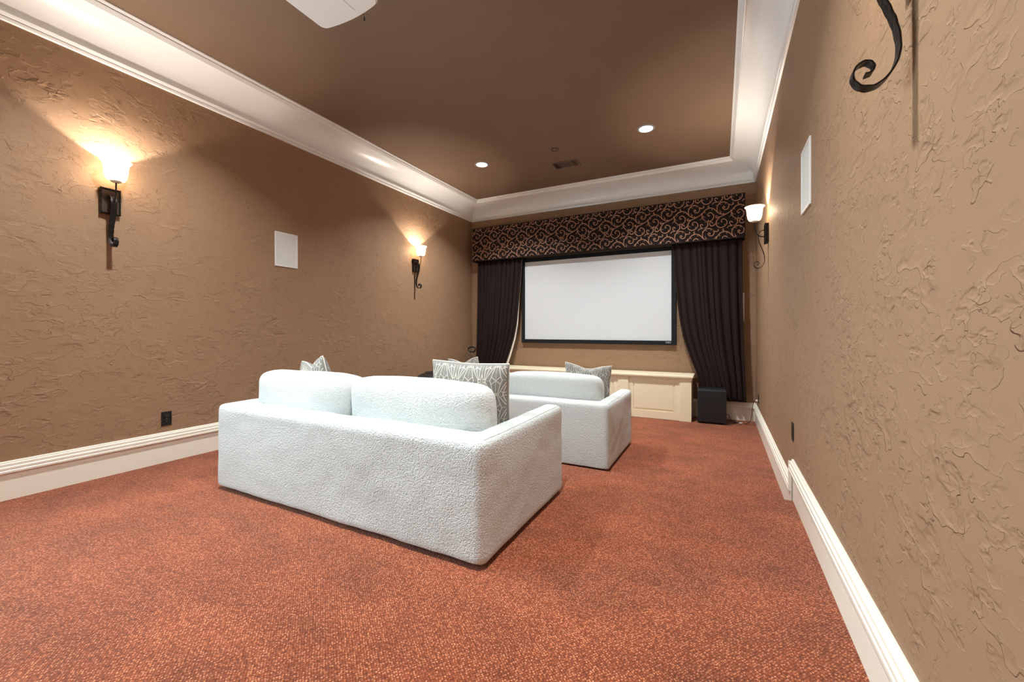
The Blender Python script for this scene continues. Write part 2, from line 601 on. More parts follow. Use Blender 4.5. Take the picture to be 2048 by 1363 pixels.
obj('shell', bm, 'proj', t, True, 35)
obj('panel_seam', box(.055, .061, -.15, .18, -.0018, .002), 'white_plastic', t)
bm = bmesh.new()
lathe([(0, 0), (.042, 0), (.046, .01), (.046, .05), (0, .05)], 28, bm)
bmesh.ops.rotate(bm, verts=bm.verts, cent=(0, 0, 0), matrix=Matrix.Rotation(-math.pi / 2, 3, 'X'))
bmesh.ops.translate(bm, verts=bm.verts, vec=(.07, pd - .025, .07))
obj('lens', bm, 'black_plastic', t, True, 35)
obj('mount_pole', lathe([(.02, ph - .005), (.02, ZC - 2.87 - .012), (.06, ZC - 2.87 - .010), (.06, ZC - 2.87)], 20), 'white_plastic', t)
cp = obj('lens_cap_cord', tube([(.075, pd + .018, .012), (.078, pd + .024, -.004), (.078, pd + .026, -.012)], .0012, 6), 'cable', t)
obj('cord_toggle', lathe([(0, -.032), (.004, -.030), (.005, -.018), (.003, -.011), (0, -.010)], 12, loc=(.078, pd + .026, 0)), 'black_plastic', cp)


# ------------------------------------------------------------------ wall sconces (built with +x pointing away from the wall)
def sconce_proto():
    t = thing('wall_sconce', '', 'wall lamp')
    bp = obj('backplate', box(0, .026, -.052, .052, -.090, .090, .004, 2), 'bronze', t)
    bm = bmesh.new()
    # rope-like hammered rim of little beads round the plate
    cnt = 13
    per = [(-.054 + .108 * i / 8, -.092) for i in range(8)] + [(.054, -.092 + .184 * i / cnt) for i in range(cnt)] + \
          [(.054 - .108 * i / 8, .092) for i in range(8)] + [(-.054, .092 - .184 * i / cnt) for i in range(cnt)]
    for y, z in per:
        r = bmesh.ops.create_icosphere(bm, subdivisions=1, radius=.0085)
        for v in r['verts']:
            v.co = Vector((v.co.x * .9 + .028, v.co.y * .75 + y, v.co.z * .75 + z))
    obj('hammered_rim', bm, 'iron', bp, True)
    obj('plate_edge', box(0, .032, -.058, -.048, -.095, .095, .002, 1), 'iron', bp)
    obj('plate_edge', box(0, .032, .048, .058, -.095, .095, .002, 1), 'iron', bp)
    obj('plate_edge', box(0, .032, -.048, .048, .085, .095, .002, 1), 'iron', bp)
    obj('plate_edge', box(0, .032, -.048, .048, -.095, -.085, .002, 1), 'iron', bp)
    # flat hammered strap with a curl at the bottom (off-wall, height over plate centre)
    Z0 = 2.062
    cv = [(.026, 2.095), (.050, 2.097), (.074, 2.082), (.086, 2.045), (.080, 1.99), (.064, 1.94), (.050, 1.90), (.038, 1.86), (.031, 1.81), (.036, 1.77),
          (.054, 1.736), (.080, 1.718), (.108, 1.725), (.123, 1.750), (.116, 1.776), (.096, 1.785), (.081, 1.772), (.084, 1.756), (.098, 1.752)]
    pts = catmull([(o, 0, z - Z0) for o, z in cv], 6)
    bm = bmesh.new()
    rings = []
    for i, p in enumerate(pts):
        f = i / (len(pts) - 1)
        tg = (pts[min(i + 1, len(pts) - 1)] - pts[max(i - 1, 0)]).normalized()
        nr = Vector((tg.z, 0, -tg.x))
        hw = .0185 - .006 * f + .0012 * math.sin(i * 1.3)
        th = .0022
        rings.append([bm.verts.new(p + nr * a * th + Vector((0, b * hw, 0))) for a, b in ((-1, -1), (1, -1), (1, 1), (-1, 1))])
    for a, b in zip(rings, rings[1:]):
        for k in range(4):
            bm.faces.new((a[k], a[(k + 1) % 4], b[(k + 1) % 4], b[k]))
    bm.faces.new(rings[0]); bm.faces.new(rings[-1])
    obj('scroll_strap', bm, 'iron', t, True, 40)
    rod = catmull([(.022, 0, 2.035 - Z0), (.06, 0, 2.036 - Z0), (.092, 0, 2.055 - Z0), (.110, 0, 2.09 - Z0), (.117, 0, 2.13 - Z0), (.118, 0, 2.195 - Z0)], 6)
    obj('rod', tube(rod, .005, 10), 'iron', t, True, 40)
    sh = [(.034, 2.197), (.050, 2.206), (.060, 2.226), (.066, 2.26), (.069, 2.295), (.073, 2.322), (.082, 2.337), (.090, 2.344)]
    prof = [(r, z - Z0) for r, z in sh] + [(r - .003, z - Z0 + .001) for r, z in sh[::-1]]
    so = obj('glass_shade', lathe(prof, 40, loc=(.118, 0, 0), closed=True), 'glass', t, True, 50)
    obj('shade_cup', lathe([(0, 2.186 - Z0), (.012, 2.186 - Z0), (.026, 2.190 - Z0), (.037, 2.200 - Z0), (.037, 2.204 - Z0), (0, 2.204 - Z0)], 28, loc=(.118, 0, 0)), 'cup', t, True, 40)
    obj('bulb', lathe([(0, 2.204 - Z0), (.010, 2.206 - Z0), (.011, 2.225 - Z0), (.016, 2.242 - Z0), (.017, 2.256 - Z0), (.011, 2.264 - Z0), (0, 2.268 - Z0)], 16, loc=(.118, 0, 0)), 'bulb', t, True)
    ld = bpy.data.lights.new('sconce_lamp', 'POINT')
    ld.energy = SCONCE_W
    ld.shadow_soft_size = .009
    ld.color = (1.0, 0.90, 0.78)
    lo = bpy.data.objects.new('sconce_lamp', ld)
    COL.objects.link(lo)
    lo.location = (.118, 0, 2.279 - Z0)
    lo.parent = t
    return t


proto = sconce_proto()
for i, (x, y, rz, lab) in enumerate(((XL, 1.343, 0, 'lit iron sconce on the left wall, nearest the viewer'),
                                     (XL, 4.79, 0, 'lit iron sconce on the left wall, nearest the curtain'),
                                     (XR, 4.79, math.pi, 'lit iron sconce on the right wall beside the patterned valance'),
                                     (XR, 1.345, math.pi, 'iron sconce cut off by the top right edge, only its scrolled strap showing'))):
    o = proto if i == 0 else copy_tree(proto)
    o.location = (x, y, 2.062)
    o.rotation_euler = (0, 0, rz)
    tag(o, lab, 'wall lamp', 'iron wall sconces')


# ------------------------------------------------------------------ in-wall speakers
def speaker(loc, rz, wd, ht, label):
    t = thing('wall_speaker', label, 'speaker', loc, rz, 'white in-wall speakers')
    f = .016
    bm = bmesh.new()
    for y0, y1, z0, z1 in ((-wd / 2, wd / 2, -ht / 2, -ht / 2 + f), (-wd / 2, wd / 2, ht / 2 - f, ht / 2), (-wd / 2, -wd / 2 + f, -ht / 2 + f, ht / 2 - f), (wd / 2 - f, wd / 2, -ht / 2 + f, ht / 2 - f)):
        box(0, .009, y0, y1, z0, z1, .0015, 1, bm)
    obj('frame', bm, 'white_plastic', t)
    obj('grille', box(0, .006, -wd / 2 + f, wd / 2 - f, -ht / 2 + f, ht / 2 - f), 'grille', t)


speaker((XL, 2.750, 1.942), 0, .255, .36, 'white rectangular speaker set into the left wall between the sconces')
speaker((XR, 2.755, 1.945), math.pi, .255, .36, 'white rectangular speaker set into the right wall')
speaker((.165, YB, 1.407), -math.pi / 2, .255, .39, 'white speaker on the end wall, mostly hidden behind the right curtain')


# ------------------------------------------------------------------ outlets
def outlet(loc, rz, label):
    t = thing('outlet', label, 'outlet', loc, rz, 'black wall outlets')
    obj('plate', box(0, .006, -.036, .036, -.058, .058, .002, 2), 'black_plastic', t)
    for dz in (-.021, .021):
        r = obj('receptacle', box(.004, .0085, -.017, .017, dz - .0145, dz + .0145, .003, 2), 'black_plastic', t)
        bm = bmesh.new()
        for y in (-.006, .006):
            box(.0082, .0088, y - .001, y + .001, dz - .001, dz + .007, bm=bm)
        box(.0082, .0088, -.002, .002, dz - .009, dz - .005, bm=bm)
        obj('slots', bm, 'vent', r)
    obj('screw', lathe([(0, 0), (.003, 0), (.003, .0075), (0, .0075)], 10), 'chrome', t).rotation_euler = (0, math.pi / 2, 0)
    return t


outlet((XL, 1.699, .361), 0, 'black outlet low on the left wall behind the near sofa')
outlet((XR, 3.235, .428), math.pi, 'black outlet low on the right wall above the step')
outlet((XR, 5.93, .235), math.pi, 'black outlet low on the right wall near the subwoofer, with a plug in it')

# ------------------------------------------------------------------ projection screen
SX0, SX1, SZ0, SZ1 = -2.992, -.632, .936, 2.253
t = thing('projection_screen', 'large blank white projection screen in a black frame', 'projection screen', ((SX0 + SX1) / 2, YB - .06, SZ0))
hw = (SX1 - SX0) / 2
hh = SZ1 - SZ0
FW = .062
obj('screen_surface', box(-hw - .01, hw + .01, .012, .02, -.01, hh + .01), 'screen', t)
def frame_bar(pts):
    bm = bmesh.new()
    lo = [bm.verts.new((x, -.006 if inner else .004, z)) for x, z, inner in pts]
    mid = [bm.verts.new((x, .05, z)) for x, z, inner in pts]
    bm.faces.new(lo); bm.faces.new(mid[::-1])
    for i in range(4):
        bm.faces.new((lo[i], lo[(i + 1) % 4], mid[(i + 1) % 4], mid[i]))
    return bm
A_, B__, C_, D_ = (-hw, 0), (hw, 0), (hw, hh), (-hw, hh)
a_, b__, c_, d_ = (-hw - FW, -FW), (hw + FW, -FW), (hw + FW, hh + FW), (-hw - FW, hh + FW)
for p, q_, r_, s_ in ((A_, B__, b__, a_), (B__, C_, c_, b__), (C_, D_, d_, c_), (D_, A_, a_, d_)):
    obj('frame_bar', frame_bar([(*p, True), (*q_, True), (*r_, False), (*s_, False)]), 'black_felt', t)
bd = obj('badge', box(hw - .078, hw - .006, -.0085, .003, -.037, -.015, .001, 1), 'badge', t)
bm = bmesh.new()
bx = hw - .078
for x0, x1 in ((.004, .010), (.011, .017), (.018, .024), (.048, .054), (.055, .061), (.062, .068)):
    box(bx + x0, bx + x1, -.0092, -.0084, -.032, -.020, bm=bm)
p = [bm.verts.new((bx + x, -.0092, z)) for x, z in ((.027, -.032), (.040, -.032), (.032, -.020))]
bm.faces.new(p)
obj('lettering', bm, 'ink', bd)

# ------------------------------------------------------------------ valance with scroll embroidery
VX0, VX1, VY, VZ0, VZ1 = -3.960, .293, 6.168, 2.312, 2.906
t = thing('valance', 'dark upholstered valance box with copper scroll pattern above the screen', 'valance', ((VX0 + VX1) / 2, YB, VZ0))
vw = (VX1 - VX0) / 2
vd = YB - VY
bm = box(-vw, vw, -vd, -vd + .022, 0, VZ1 - VZ0, .004, 2)
obj('front_board', bm, 'valance', t)
obj('side_board', box(-vw, -vw + .022, -vd + .022, 0, 0, VZ1 - VZ0), 'valance', t)
obj('side_board', box(vw - .022, vw, -vd + .022, 0, 0, VZ1 - VZ0), 'valance', t)
obj('top_board', box(-vw + .022, vw - .022, -vd + .022, 0, VZ1 - VZ0 - .022, VZ1 - VZ0), 'valance', t)
obj('bottom_piping', tube([(-vw, -vd, .004), (vw, -vd, .004)], .005, 8), 'valance', t)
SCROLL = [
[(-0.098, -0.072), (-0.085, -0.052), (-0.07, -0.032), (-0.04, -0.008), (0.0, 0.0), (0.039, -0.013), (0.069, -0.039), (0.093, -0.07), (0.122, -0.095), (0.156, -0.109), (0.19, -0.109), (0.223, -0.098), (0.247, -0.082), (0.257, -0.064)],
[(0.1, -0.079), (0.086, -0.03), (0.091, 0.007), (0.113, 0.042), (0.151, 0.057), (0.19, 0.048), (0.219, 0.022), (0.228, -0.006), (0.219, -0.037), (0.195, -0.05), (0.171, -0.043), (0.156, -0.021), (0.166, -0.003), (0.18, -0.013), (0.175, -0.027)],
[(0.199, 0.041), (0.219, 0.022), (0.242, 0.005), (0.271, 0.004), (0.283, 0.018), (0.273, 0.033)],
[(-0.095, -0.067), (-0.098, -0.083), (-0.093, -0.117), (-0.075, -0.147), (-0.05, -0.172), (-0.02, -0.18), (0.015, -0.175), (0.039, -0.15), (0.047, -0.113), (0.029, -0.078), (0.005, -0.062), (-0.02, -0.071), (-0.029, -0.092), (-0.015, -0.108), (-0.001, -0.097)],
[(-0.075, -0.144), (-0.05, -0.17), (-0.03, -0.191), (-0.025, -0.225), (-0.04, -0.251), (-0.07, -0.267), (-0.1, -0.255), (-0.118, -0.231), (-0.113, -0.209), (-0.095, -0.209), (-0.085, -0.225)],
[(-0.06, -0.265), (-0.09, -0.265), (-0.13, -0.268), (-0.148, -0.289)],
[(0.199, -0.111), (0.166, -0.124), (0.122, -0.14), (0.093, -0.168), (0.076, -0.204), (0.078, -0.237), (0.098, -0.267), (0.132, -0.284), (0.171, -0.275), (0.199, -0.251), (0.207, -0.214), (0.19, -0.185), (0.166, -0.173), (0.142, -0.185), (0.137, -0.206), (0.152, -0.213)],
[(0.075, -0.21), (0.054, -0.234), (0.029, -0.247), (0.005, -0.237), (-0.003, -0.211), (0.01, -0.193), (0.029, -0.199), (0.033, -0.216)],
[(0.01, -0.002), (-0.01, 0.01), (-0.022, 0.023), (-0.013, 0.039)],
[(0.127, -0.138), (0.098, -0.137), (0.078, -0.145), (0.071, -0.121), (0.089, -0.118)],
[(-0.098, -0.103), (-0.105, -0.132), (-0.13, -0.146)],
[(0.132, -0.097), (0.125, -0.068), (0.12, -0.039)], [(0.132, -0.097), (0.134, -0.075), (0.146, -0.071)],
[(-0.095, -0.084), (-0.075, -0.111), (-0.05, -0.12)], [(0.078, -0.204), (0.093, -0.223), (0.115, -0.228)],
[(-0.025, -0.178), (-0.02, -0.165), (-0.014, -0.154)], [(0.18, -0.274), (0.178, -0.252), (0.18, -0.233)],
[(0.091, 0.013), (0.083, 0.022), (0.078, 0.03)], [(0.115, 0.042), (0.127, 0.031), (0.149, 0.026)],
[(0.029, -0.02), (0.024, -0.028), (0.029, -0.034)], [(0.044, -0.102), (0.051, -0.097), (0.056, -0.089)],
[(-0.05, -0.183), (-0.054, -0.189), (-0.056, -0.195)], [(0.166, -0.109), (0.163, -0.098), (0.161, -0.089)],
[(-0.07, -0.032), (-0.06, -0.049), (-0.056, -0.061)], [(0.156, -0.171), (0.157, -0.166), (0.159, -0.162)], [(0.19, 0.048), (0.19, 0.032), (0.187, 0.021)]]
VT, FC = [], []
PX, PZ = .356, .337
strokes = []
for s_ in SCROLL:
    small = len(s_) <= 3
    pts = catmull([(x, z + x * .03, 0) for x, z in s_], 3 if small else 4)
    m = len(pts) - 1
    st_ = []
    for i, p in enumerate(pts):
        f = i / m
        tg = (pts[min(i + 1, m)] - pts[max(i - 1, 0)]).normalized()
        nr = Vector((-tg.y, tg.x, 0))
        h = (.0052 if small else .0064) * (1 - .35 * f) * (.55 + .45 * min(1, f * 5))
        if small: h *= (1 - .6 * f)
        elif f > .93: h *= 1.35
        st_.append((p + nr * h, p - nr * h))
    strokes.append(st_)
x_or, z_or = -.126 - (VX0 + VX1) / 2, 2.756 - VZ0
H_ = VZ1 - VZ0
for row in range(-1, 3):
    for kx in range(-13, 4):
        ox = x_or + kx * PX + (row % 2) * PX / 2
        oz = z_or - row * PZ
        if not (-vw - .4 < ox < vw + .4):
            continue
        for st_ in strokes:
            prev = None
            for a, b in st_:
                ok = all(-vw + .004 < ox + q_.x < vw - .004 and .012 < oz + q_.y < H_ - .004 for q_ in (a, b))
                if not ok:
                    prev = None
                    continue
                i0 = len(VT)
                VT += [(ox + a.x, -vd - .0016, oz + a.y), (ox + b.x, -vd - .0016, oz + b.y)]
                if prev is not None:
                    FC.append((prev, prev + 1, i0 + 1, i0))
                prev = i0
me = bpy.data.meshes.new('scroll_embroidery')
me.from_pydata(VT, [], FC)
so = obj('scroll_embroidery', me, 'scroll', t)
sm = so.modifiers.new('thick', 'SOLIDIFY')
sm.thickness = .0014
so['label'] = 'copper coloured vine scroll embroidery'


# ------------------------------------------------------------------ curtains
def curtain(sign, label):
    """built about the room's centre line; sign +1 = right panel"""
    t = thing('curtain', label, 'curtain', (CX + .0235, YB - .116, 0), group='dark velvet curtains beside the screen')
    ctr = CX + .0235
    inner = [(2.33, -.62), (2.0, -.60), (1.6, -.560), (1.2, -.512), (.95, -.458), (.7, -.375), (.5, -.300), (.32, -.250), (.13, -.245)]
    outer = [(2.33, .262), (1.5, .268), (.8, .284), (.13, .312)]
    def ip(tab, z):
        for (z0, a), (z1, b) in zip(tab, tab[1:]):
            if z <= z0 and z >= z1:
                u = (z0 - z) / (z0 - z1)
                return a + (b - a) * u
        return tab[-1][1]
    rnd = random.Random(11 + sign)
    nf = 10
    ph = [rnd.uniform(.5, 1.5) for _ in range(nf)]
    tot = sum(ph)
    cum = [0]
    for p in ph: cum.append(cum[-1] + p / tot)
    am = [rnd.uniform(.35, 1.15) for _ in range(nf + 1)]
    nx, nz = 200, 44
    bm = bmesh.new()
    grid = []
    for j in range(nz + 1):
        z = 2.33 + (.13 - 2.33) * j / nz
        xi, xo = ip(inner, z), ip(outer, z)
        row = []
        for i in range(nx + 1):
            u = i / nx
            k = max(q for q in range(nf) if cum[q] <= u + 1e-9)
            v = (u - cum[k]) / (cum[k + 1] - cum[k])
            fold = math.cos(2 * math.pi * v)
            fold = math.copysign(abs(fold) ** .7, fold)
            amp = (.020 + .014 * (2.33 - z) / 2.2) * (am[k] * (1 - v) + am[k + 1] * v) * (1 - .45 * max(0, .25 - u) / .25)
            uu = u ** (1 + .35 * (2.33 - z) / 2.2 * .0)
            x = xi + (xo - xi) * uu + .010 * math.sin(2 * math.pi * v) * (1 if 0 < i < nx else 0)
            y = -fold * amp + .010 * noise.noise(Vector((u * 5, z * 1.3, sign * 3)))
            row.append(bm.verts.new((sign * (x - ctr), y, z)))
        grid.append(row)
    for j in range(nz):
        for i in range(nx):
            bm.faces.new((grid[j][i], grid[j][i + 1], grid[j + 1][i + 1], grid[j + 1][i]))
    edge = [grid[j][0].co.copy() for j in range(nz + 1)]
    pn = obj('panel', bm, 'velvet', t, True)
    m = pn.modifiers.new('thick', 'SOLIDIFY')
    m.thickness = .004
    # cream lining that shows past the leading edge
    bm = bmesh.new()
    A, B = [], []
    for j, p in enumerate(edge):
        z = p.z
        wdt = -.008 + .048 * max(0, min(1, (1.75 - z) / 1.1))
        A.append(bm.verts.new(p + Vector((sign * .012, .014, 0))))
        B.append(bm.verts.new(p + Vector((-sign * wdt, .020, 0))))
    for j in range(nz):
        bm.faces.new((A[j], A[j + 1], B[j + 1], B[j]))
    if sign < 0:
        ln = obj('lining', bm, 'cream_back', t, True)
        mm = ln.modifiers.new('thick', 'SOLIDIFY')
        mm.thickness = .003
    else:
        bm.free()
    obj('header_tape', box(min(sign * (-.62 - ctr), sign * (.262 - ctr)), max(sign * (-.62 - ctr), sign * (.262 - ctr)), -.005, .005, 2.33, 2.36), 'velvet', t)


curtain(1, 'dark brown velvet curtain to the right of the screen')
curtain(-1, 'dark brown velvet curtain to the left of the screen, cream lining showing')

# ------------------------------------------------------------------ low cabinet under the screen
cx_l, cx_r, cyf = -3.288, -.342, 5.93
t = thing('media_cabinet', 'long low cream panelled cabinet under the projection screen', 'cabinet', ((cx_l + cx_r) / 2, YB - .035, ZL))
cw = (cx_r - cx_l) / 2
fy = cyf - (YB - .035)
HT = .478 - ZL
obj('carcass', box(-cw + .006, cw - .006, fy + .035, 0, 0, HT - .045), 'cab', t)
topo = obj('top', box(-cw - .022, cw + .022, fy - .030, 0, HT - .030, HT, .006, 2), 'cab', t)
obj('top_moulding', box(-cw - .012, cw + .012, fy - .018, 0, HT - .048, HT - .030, .005, 2), 'cab', topo)
st_x = [(-cw, -cw + .149), (-cw + .825, -cw + .974), (cw - .974, cw - .825), (cw - .149, cw)]
for x0, x1 in st_x:
    ps = obj('pilaster', box(x0, x1, fy - .004, fy + .035, 0, HT - .048, .003, 1), 'cab', t)
    obj('cap', box(x0 - .006, x1 + .006, fy - .014, fy + .03, HT - .066, HT - .048, .003, 1), 'cab', ps)
for (a0, a1), (b0, b1) in zip(st_x, st_x[1:]):
    x0, x1 = a1, b0
    d = thing('door', None, None)
    bpy.data.objects.remove(d)
    zb, zt = .004, HT - .050
    bm = bmesh.new()
    sw, rt, rb = .062, .060, .105
    y0, y1 = fy + .012, fy + .034
    box(x0, x0 + sw, y0, y1, zb, zt, bm=bm)
    box(x1 - sw, x1, y0, y1, zb, zt, bm=bm)
    box(x0 + sw, x1 - sw, y0, y1, zt - rt, zt, bm=bm)
    box(x0 + sw, x1 - sw, y0, y1, zb, zb + rb, bm=bm)
    dr = obj('door', bm, 'cab', t)
    px0, px1, pz0, pz1 = x0 + sw, x1 - sw, zb + rb, zt - rt
    bm = bmesh.new()
    e = .030
    lo = [bm.verts.new(p) for p in ((px0, y0 + .011, pz0), (px1, y0 + .011, pz0), (px1, y0 + .011, pz1), (px0, y0 + .011, pz1))]
    hi = [bm.verts.new(p) for p in ((px0 + e, y0 + .003, pz0 + e), (px1 - e, y0 + .003, pz0 + e), (px1 - e, y0 + .003, pz1 - e), (px0 + e, y0 + .003, pz1 - e))]
    bk = [bm.verts.new((v.co.x, y1, v.co.z)) for v in lo]
    bm.faces.new(hi); bm.faces.new(bk)
    for i in range(4):
        j = (i + 1) % 4
        bm.faces.new((lo[i], lo[j], hi[j], hi[i]))
        bm.faces.new((lo[i], bk[i], bk[j], lo[j]))
    obj('raised_panel', bm, 'cab', dr)

# ------------------------------------------------------------------ subwoofer and its cable
t = thing('subwoofer', 'black box subwoofer on the carpet in front of the right curtain', 'subwoofer', (-.103, 6.075, ZL), math.radians(1.5))
obj('body', box(-.170, .170, -.110, .118, .018, .452, .004, 2), 'sub', t)
g = obj('front_grille', box(-.172, .172, -.145, -.112, .020, .440, .008, 3), 'sub', t)
obj('top_lip', box(-.172, .172, -.138, -.108, .4405, .453, .003, 1), 'black_plastic', t)
for sx in (-.14, .14):
    for sy in (-.10, .09):
        f = obj('foot', lathe([(.018, 0), (.02, .004), (.016, .018), (0, .018)], 16, loc=(sx, sy, 0)), 'black_plastic', t)
t = thing('power_cable', 'thin black power cable running from the corner outlet to the subwoofer', 'cable', (XR - .05, 5.93, ZL))
pth = catmull([(XR - .034, 5.926, .212), (XR - .05, 5.93, .200), (XR - .064, 5.96, .12), (XR - .072, 6.02, 0), (XR - .085, 6.09, ZL + .05), (XR - .13, 6.15, ZL + .006),
               (.20, 6.17, ZL + .005), (.14, 6.19, ZL + .02), (.10, 6.20, ZL + .085), (.082, 6.19, ZL + .10), (.072, 6.16, ZL + .09)], 6)
bm = tube(pth, .0035, 8)
bmesh.ops.translate(bm, verts=bm.verts, vec=(-(XR - .05), -5.93, -ZL))
obj('cord', bm, 'cable', t, True)
bm = tube(catmull([(.16, 6.12, ZL + .005), (.20, 6.14, ZL + .008), (.25, 6.13, ZL + .008), (.235, 6.16, ZL + .012), (.18, 6.165, ZL + .012), (.12, 6.15, ZL + .03), (.08, 6.17, ZL + .06)], 6), .003, 8)
bmesh.ops.translate(bm, verts=bm.verts, vec=(-(XR - .05), -5.93, -ZL))
obj('cord', bm, 'cable', t, True)
obj('plug', box(.016, .042, -.012, .012, .340, .362, .004, 2), 'white_plastic', t)
obj('adapter_label', box(.22 - (XR - .05) , .26 - (XR - .05), 6.12 - 5.93, 6.145 - 5.93, .004, .016, .003, 1), 'white_plastic', t)


# ------------------------------------------------------------------ sofas
def remeshed(name, bm, voxel, wob, mat):
    bmesh.ops.recalc_face_normals(bm, faces=bm.faces)
    me = bpy.data.meshes.new(name)
    bm.to_mesh(me)
    bm.free()
    o = bpy.data.objects.new(name, me)
    COL.objects.link(o)
    m = o.modifiers.new('r', 'REMESH')
    m.mode = 'VOXEL'
    m.voxel_size = voxel
    s = o.modifiers.new('s', 'SMOOTH')
    s.factor = .5
    s.iterations = 6
    dg = bpy.context.evaluated_depsgraph_get()
    res = bpy.data.meshes.new_from_object(o.evaluated_get(dg))
    bpy.data.objects.remove(o)
    for v, n in zip(res.vertices, [x.normal.copy() for x in res.vertices]):
        p = v.co
        d = noise.noise(p * 3.1) * wob + noise.noise(p * 9.0 + Vector((4, 1, 7))) * wob * .45
        v.co = p + n * d
    res.materials.clear()
    res.materials.append(M[mat])
    for p in res.polygons:
        p.use_smooth = True
    res.name = name
    return res


def puff(a, b, c, ex=4.0, nx=44, ny=16, nz=24, seed=0, wob=.008):
    """soft cushion: rounded box with bulging faces and slightly pinched corners"""
    bm = bmesh.new()
    bmesh.ops.create_cube(bm, size=2)
    bmesh.ops.subdivide_edges(bm, edges=bm.edges, cuts=21, use_grid_fill=True)
    for v in bm.verts:
        x, y, z = v.co
        l = (((abs(x) ** ex + abs(z) ** ex) ** (1 / ex)) ** 3.2 + abs(y) ** 3.2) ** (1 / 3.2)
        x, y, z = x / l, y / l, z / l
        x2, y2, z2 = x * x, y * y, z * z
        bulge = 1 + .05 * (1 - x2) * (1 - z2)
        co = Vector((a * x * (1 + .015 * (1 - z2)), b * y * bulge, c * z * (1 + .012 * (1 - x2 * x2))))
        co += v.co.normalized() * (noise.noise(Vector((co.x * 5 + seed, co.y * 6, co.z * 6))) * wob)
        v.co = co
    return bm


SW, SD, SA, SB, SH = 2.164, 1.06, .145, .19, .588
frame_bm = bmesh.new()
U = [(0, 0), (SW, 0), (SW, SD), (SW - SA, SD), (SW - SA, SB), (SA, SB), (SA, SD), (0, SD)]
lo = [frame_bm.verts.new((x - SW / 2, y, .022)) for x, y in U]
hi = [frame_bm.verts.new((x - SW / 2, y, SH)) for x, y in U]
frame_bm.faces.new(lo[::-1]); frame_bm.faces.new(hi)
for i in range(8):
    frame_bm.faces.new((lo[i], lo[(i + 1) % 8], hi[(i + 1) % 8], hi[i]))
bmesh.ops.recalc_face_normals(frame_bm, faces=frame_bm.faces)
edges = [e for e in frame_bm.edges if not (e.verts[0].co.z < .03 and e.verts[1].co.z < .03)]
bmesh.ops.bevel(frame_bm, geom=edges, offset=.036, segments=4, affect='EDGES', profile=.5)
frame_me = remeshed('frame', frame_bm, .014, .0045, 'boucle')
frame_bvh = BVHTree.FromPolygons([v.co for v in frame_me.vertices], [tuple(p.vertices) for p in frame_me.polygons])


def sofa():
    t = thing('sofa', '', 'sofa')
    fr = obj('frame', frame_me, 'boucle', t)
    # welt seams along the outer top edges of the arms
    for sx in (-1, 1):
        pts = []
        for i in range(26):
            x, y = sx * (SW / 2 - .024), .05 + (SD - .09) * i / 25
            pts.append((x, y, frame_bvh.ray_cast(Vector((x, y, 1)), Vector((0, 0, -1)))[0].z))
        obj('arm_seam', tube(pts, .0022, 6), 'boucle', fr, True)
    obj('seat_base', box(-SW / 2 + SA - .01, SW / 2 - SA + .01, SB - .01, SD - .04, .05, .25, .02, 2), 'boucle', t)
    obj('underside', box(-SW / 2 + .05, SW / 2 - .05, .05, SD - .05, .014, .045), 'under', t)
    for x in (-.48, .48):
        bm = puff(.468, .44, .085, 6.0, seed=x * 9, wob=.004)
        bmesh.ops.translate(bm, verts=bm.verts, vec=(x, SB + .44 - .01, .325))
        obj('seat_cushion', bm, 'boucle', t, True)
    for x, dz, sd in ((-.505, .0, 3.0), (.455, .005, 8.0)):
        bm = puff(.500, .130, .212, 6.5, seed=sd, wob=.009)
        bmesh.ops.rotate(bm, verts=bm.verts, cent=(0, 0, 0), matrix=Matrix.Rotation(math.radians(3), 3, 'X'))
        bmesh.ops.translate(bm, verts=bm.verts, vec=(x, SB + .125, .592 + dz))
        obj('back_cushion', bm, 'boucle', t, True)
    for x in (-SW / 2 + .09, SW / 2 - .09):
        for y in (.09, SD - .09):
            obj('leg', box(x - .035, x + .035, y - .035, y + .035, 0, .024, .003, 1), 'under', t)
    return t


s1 = sofa()
s1.location = (-.955 - SW / 2, 1.573, 0)
tag(s1, 'white boucle loveseat on the raised platform, nearest the viewer', 'sofa', 'white boucle sofas')
s2 = copy_tree(s1)
s2.location = (-.860 - SW / 2, 3.50, ZL)
tag(s2, 'white boucle loveseat on the lower floor, nearer the screen', 'sofa', 'white boucle sofas')

# ------------------------------------------------------------------ patterned pillows
CELLX, CELLZ = .172, .166
def cell_lines():
    hx, hz = CELLX / 2, CELLZ / 2
    q = lambda x, y: (x / 315 * hx, y / 282 * hz)
    base = [[(0, 0), (0, 282)], [(0, 0), (-100, 75)], [(-130, 0), (-100, 75), (-45, 262)], [(-130, 0), (-235, 0)], [(-235, 12), (-58, 282)],
            [(-245, 16), (-160, 250), (-150, 282)], [(-258, 16), (-250, 282)], [(-285, 16), (-315, 140)], [(-315, 0), (-315, 282)],
            [(-45, 262), (0, 262)], [(-58, 282), (0, 282)], [(-250, 225), (-160, 265)], [(-160, 250), (-118, 225)], [(-235, 0), (-250, 30), (-275, 30), (-290, 0)]]
    res = []
    for l in base:
        for sx in (1, -1):
            for sy in (1, -1):
                res.append([q(x * sx, y * sy) for x, y in l])
    return res
CELL = cell_lines()
STAR = [(0, .016), (.004, .004), (.013, 0), (.004, -.004), (0, -.016), (-.004, -.004), (-.013, 0), (-.004, .004)]


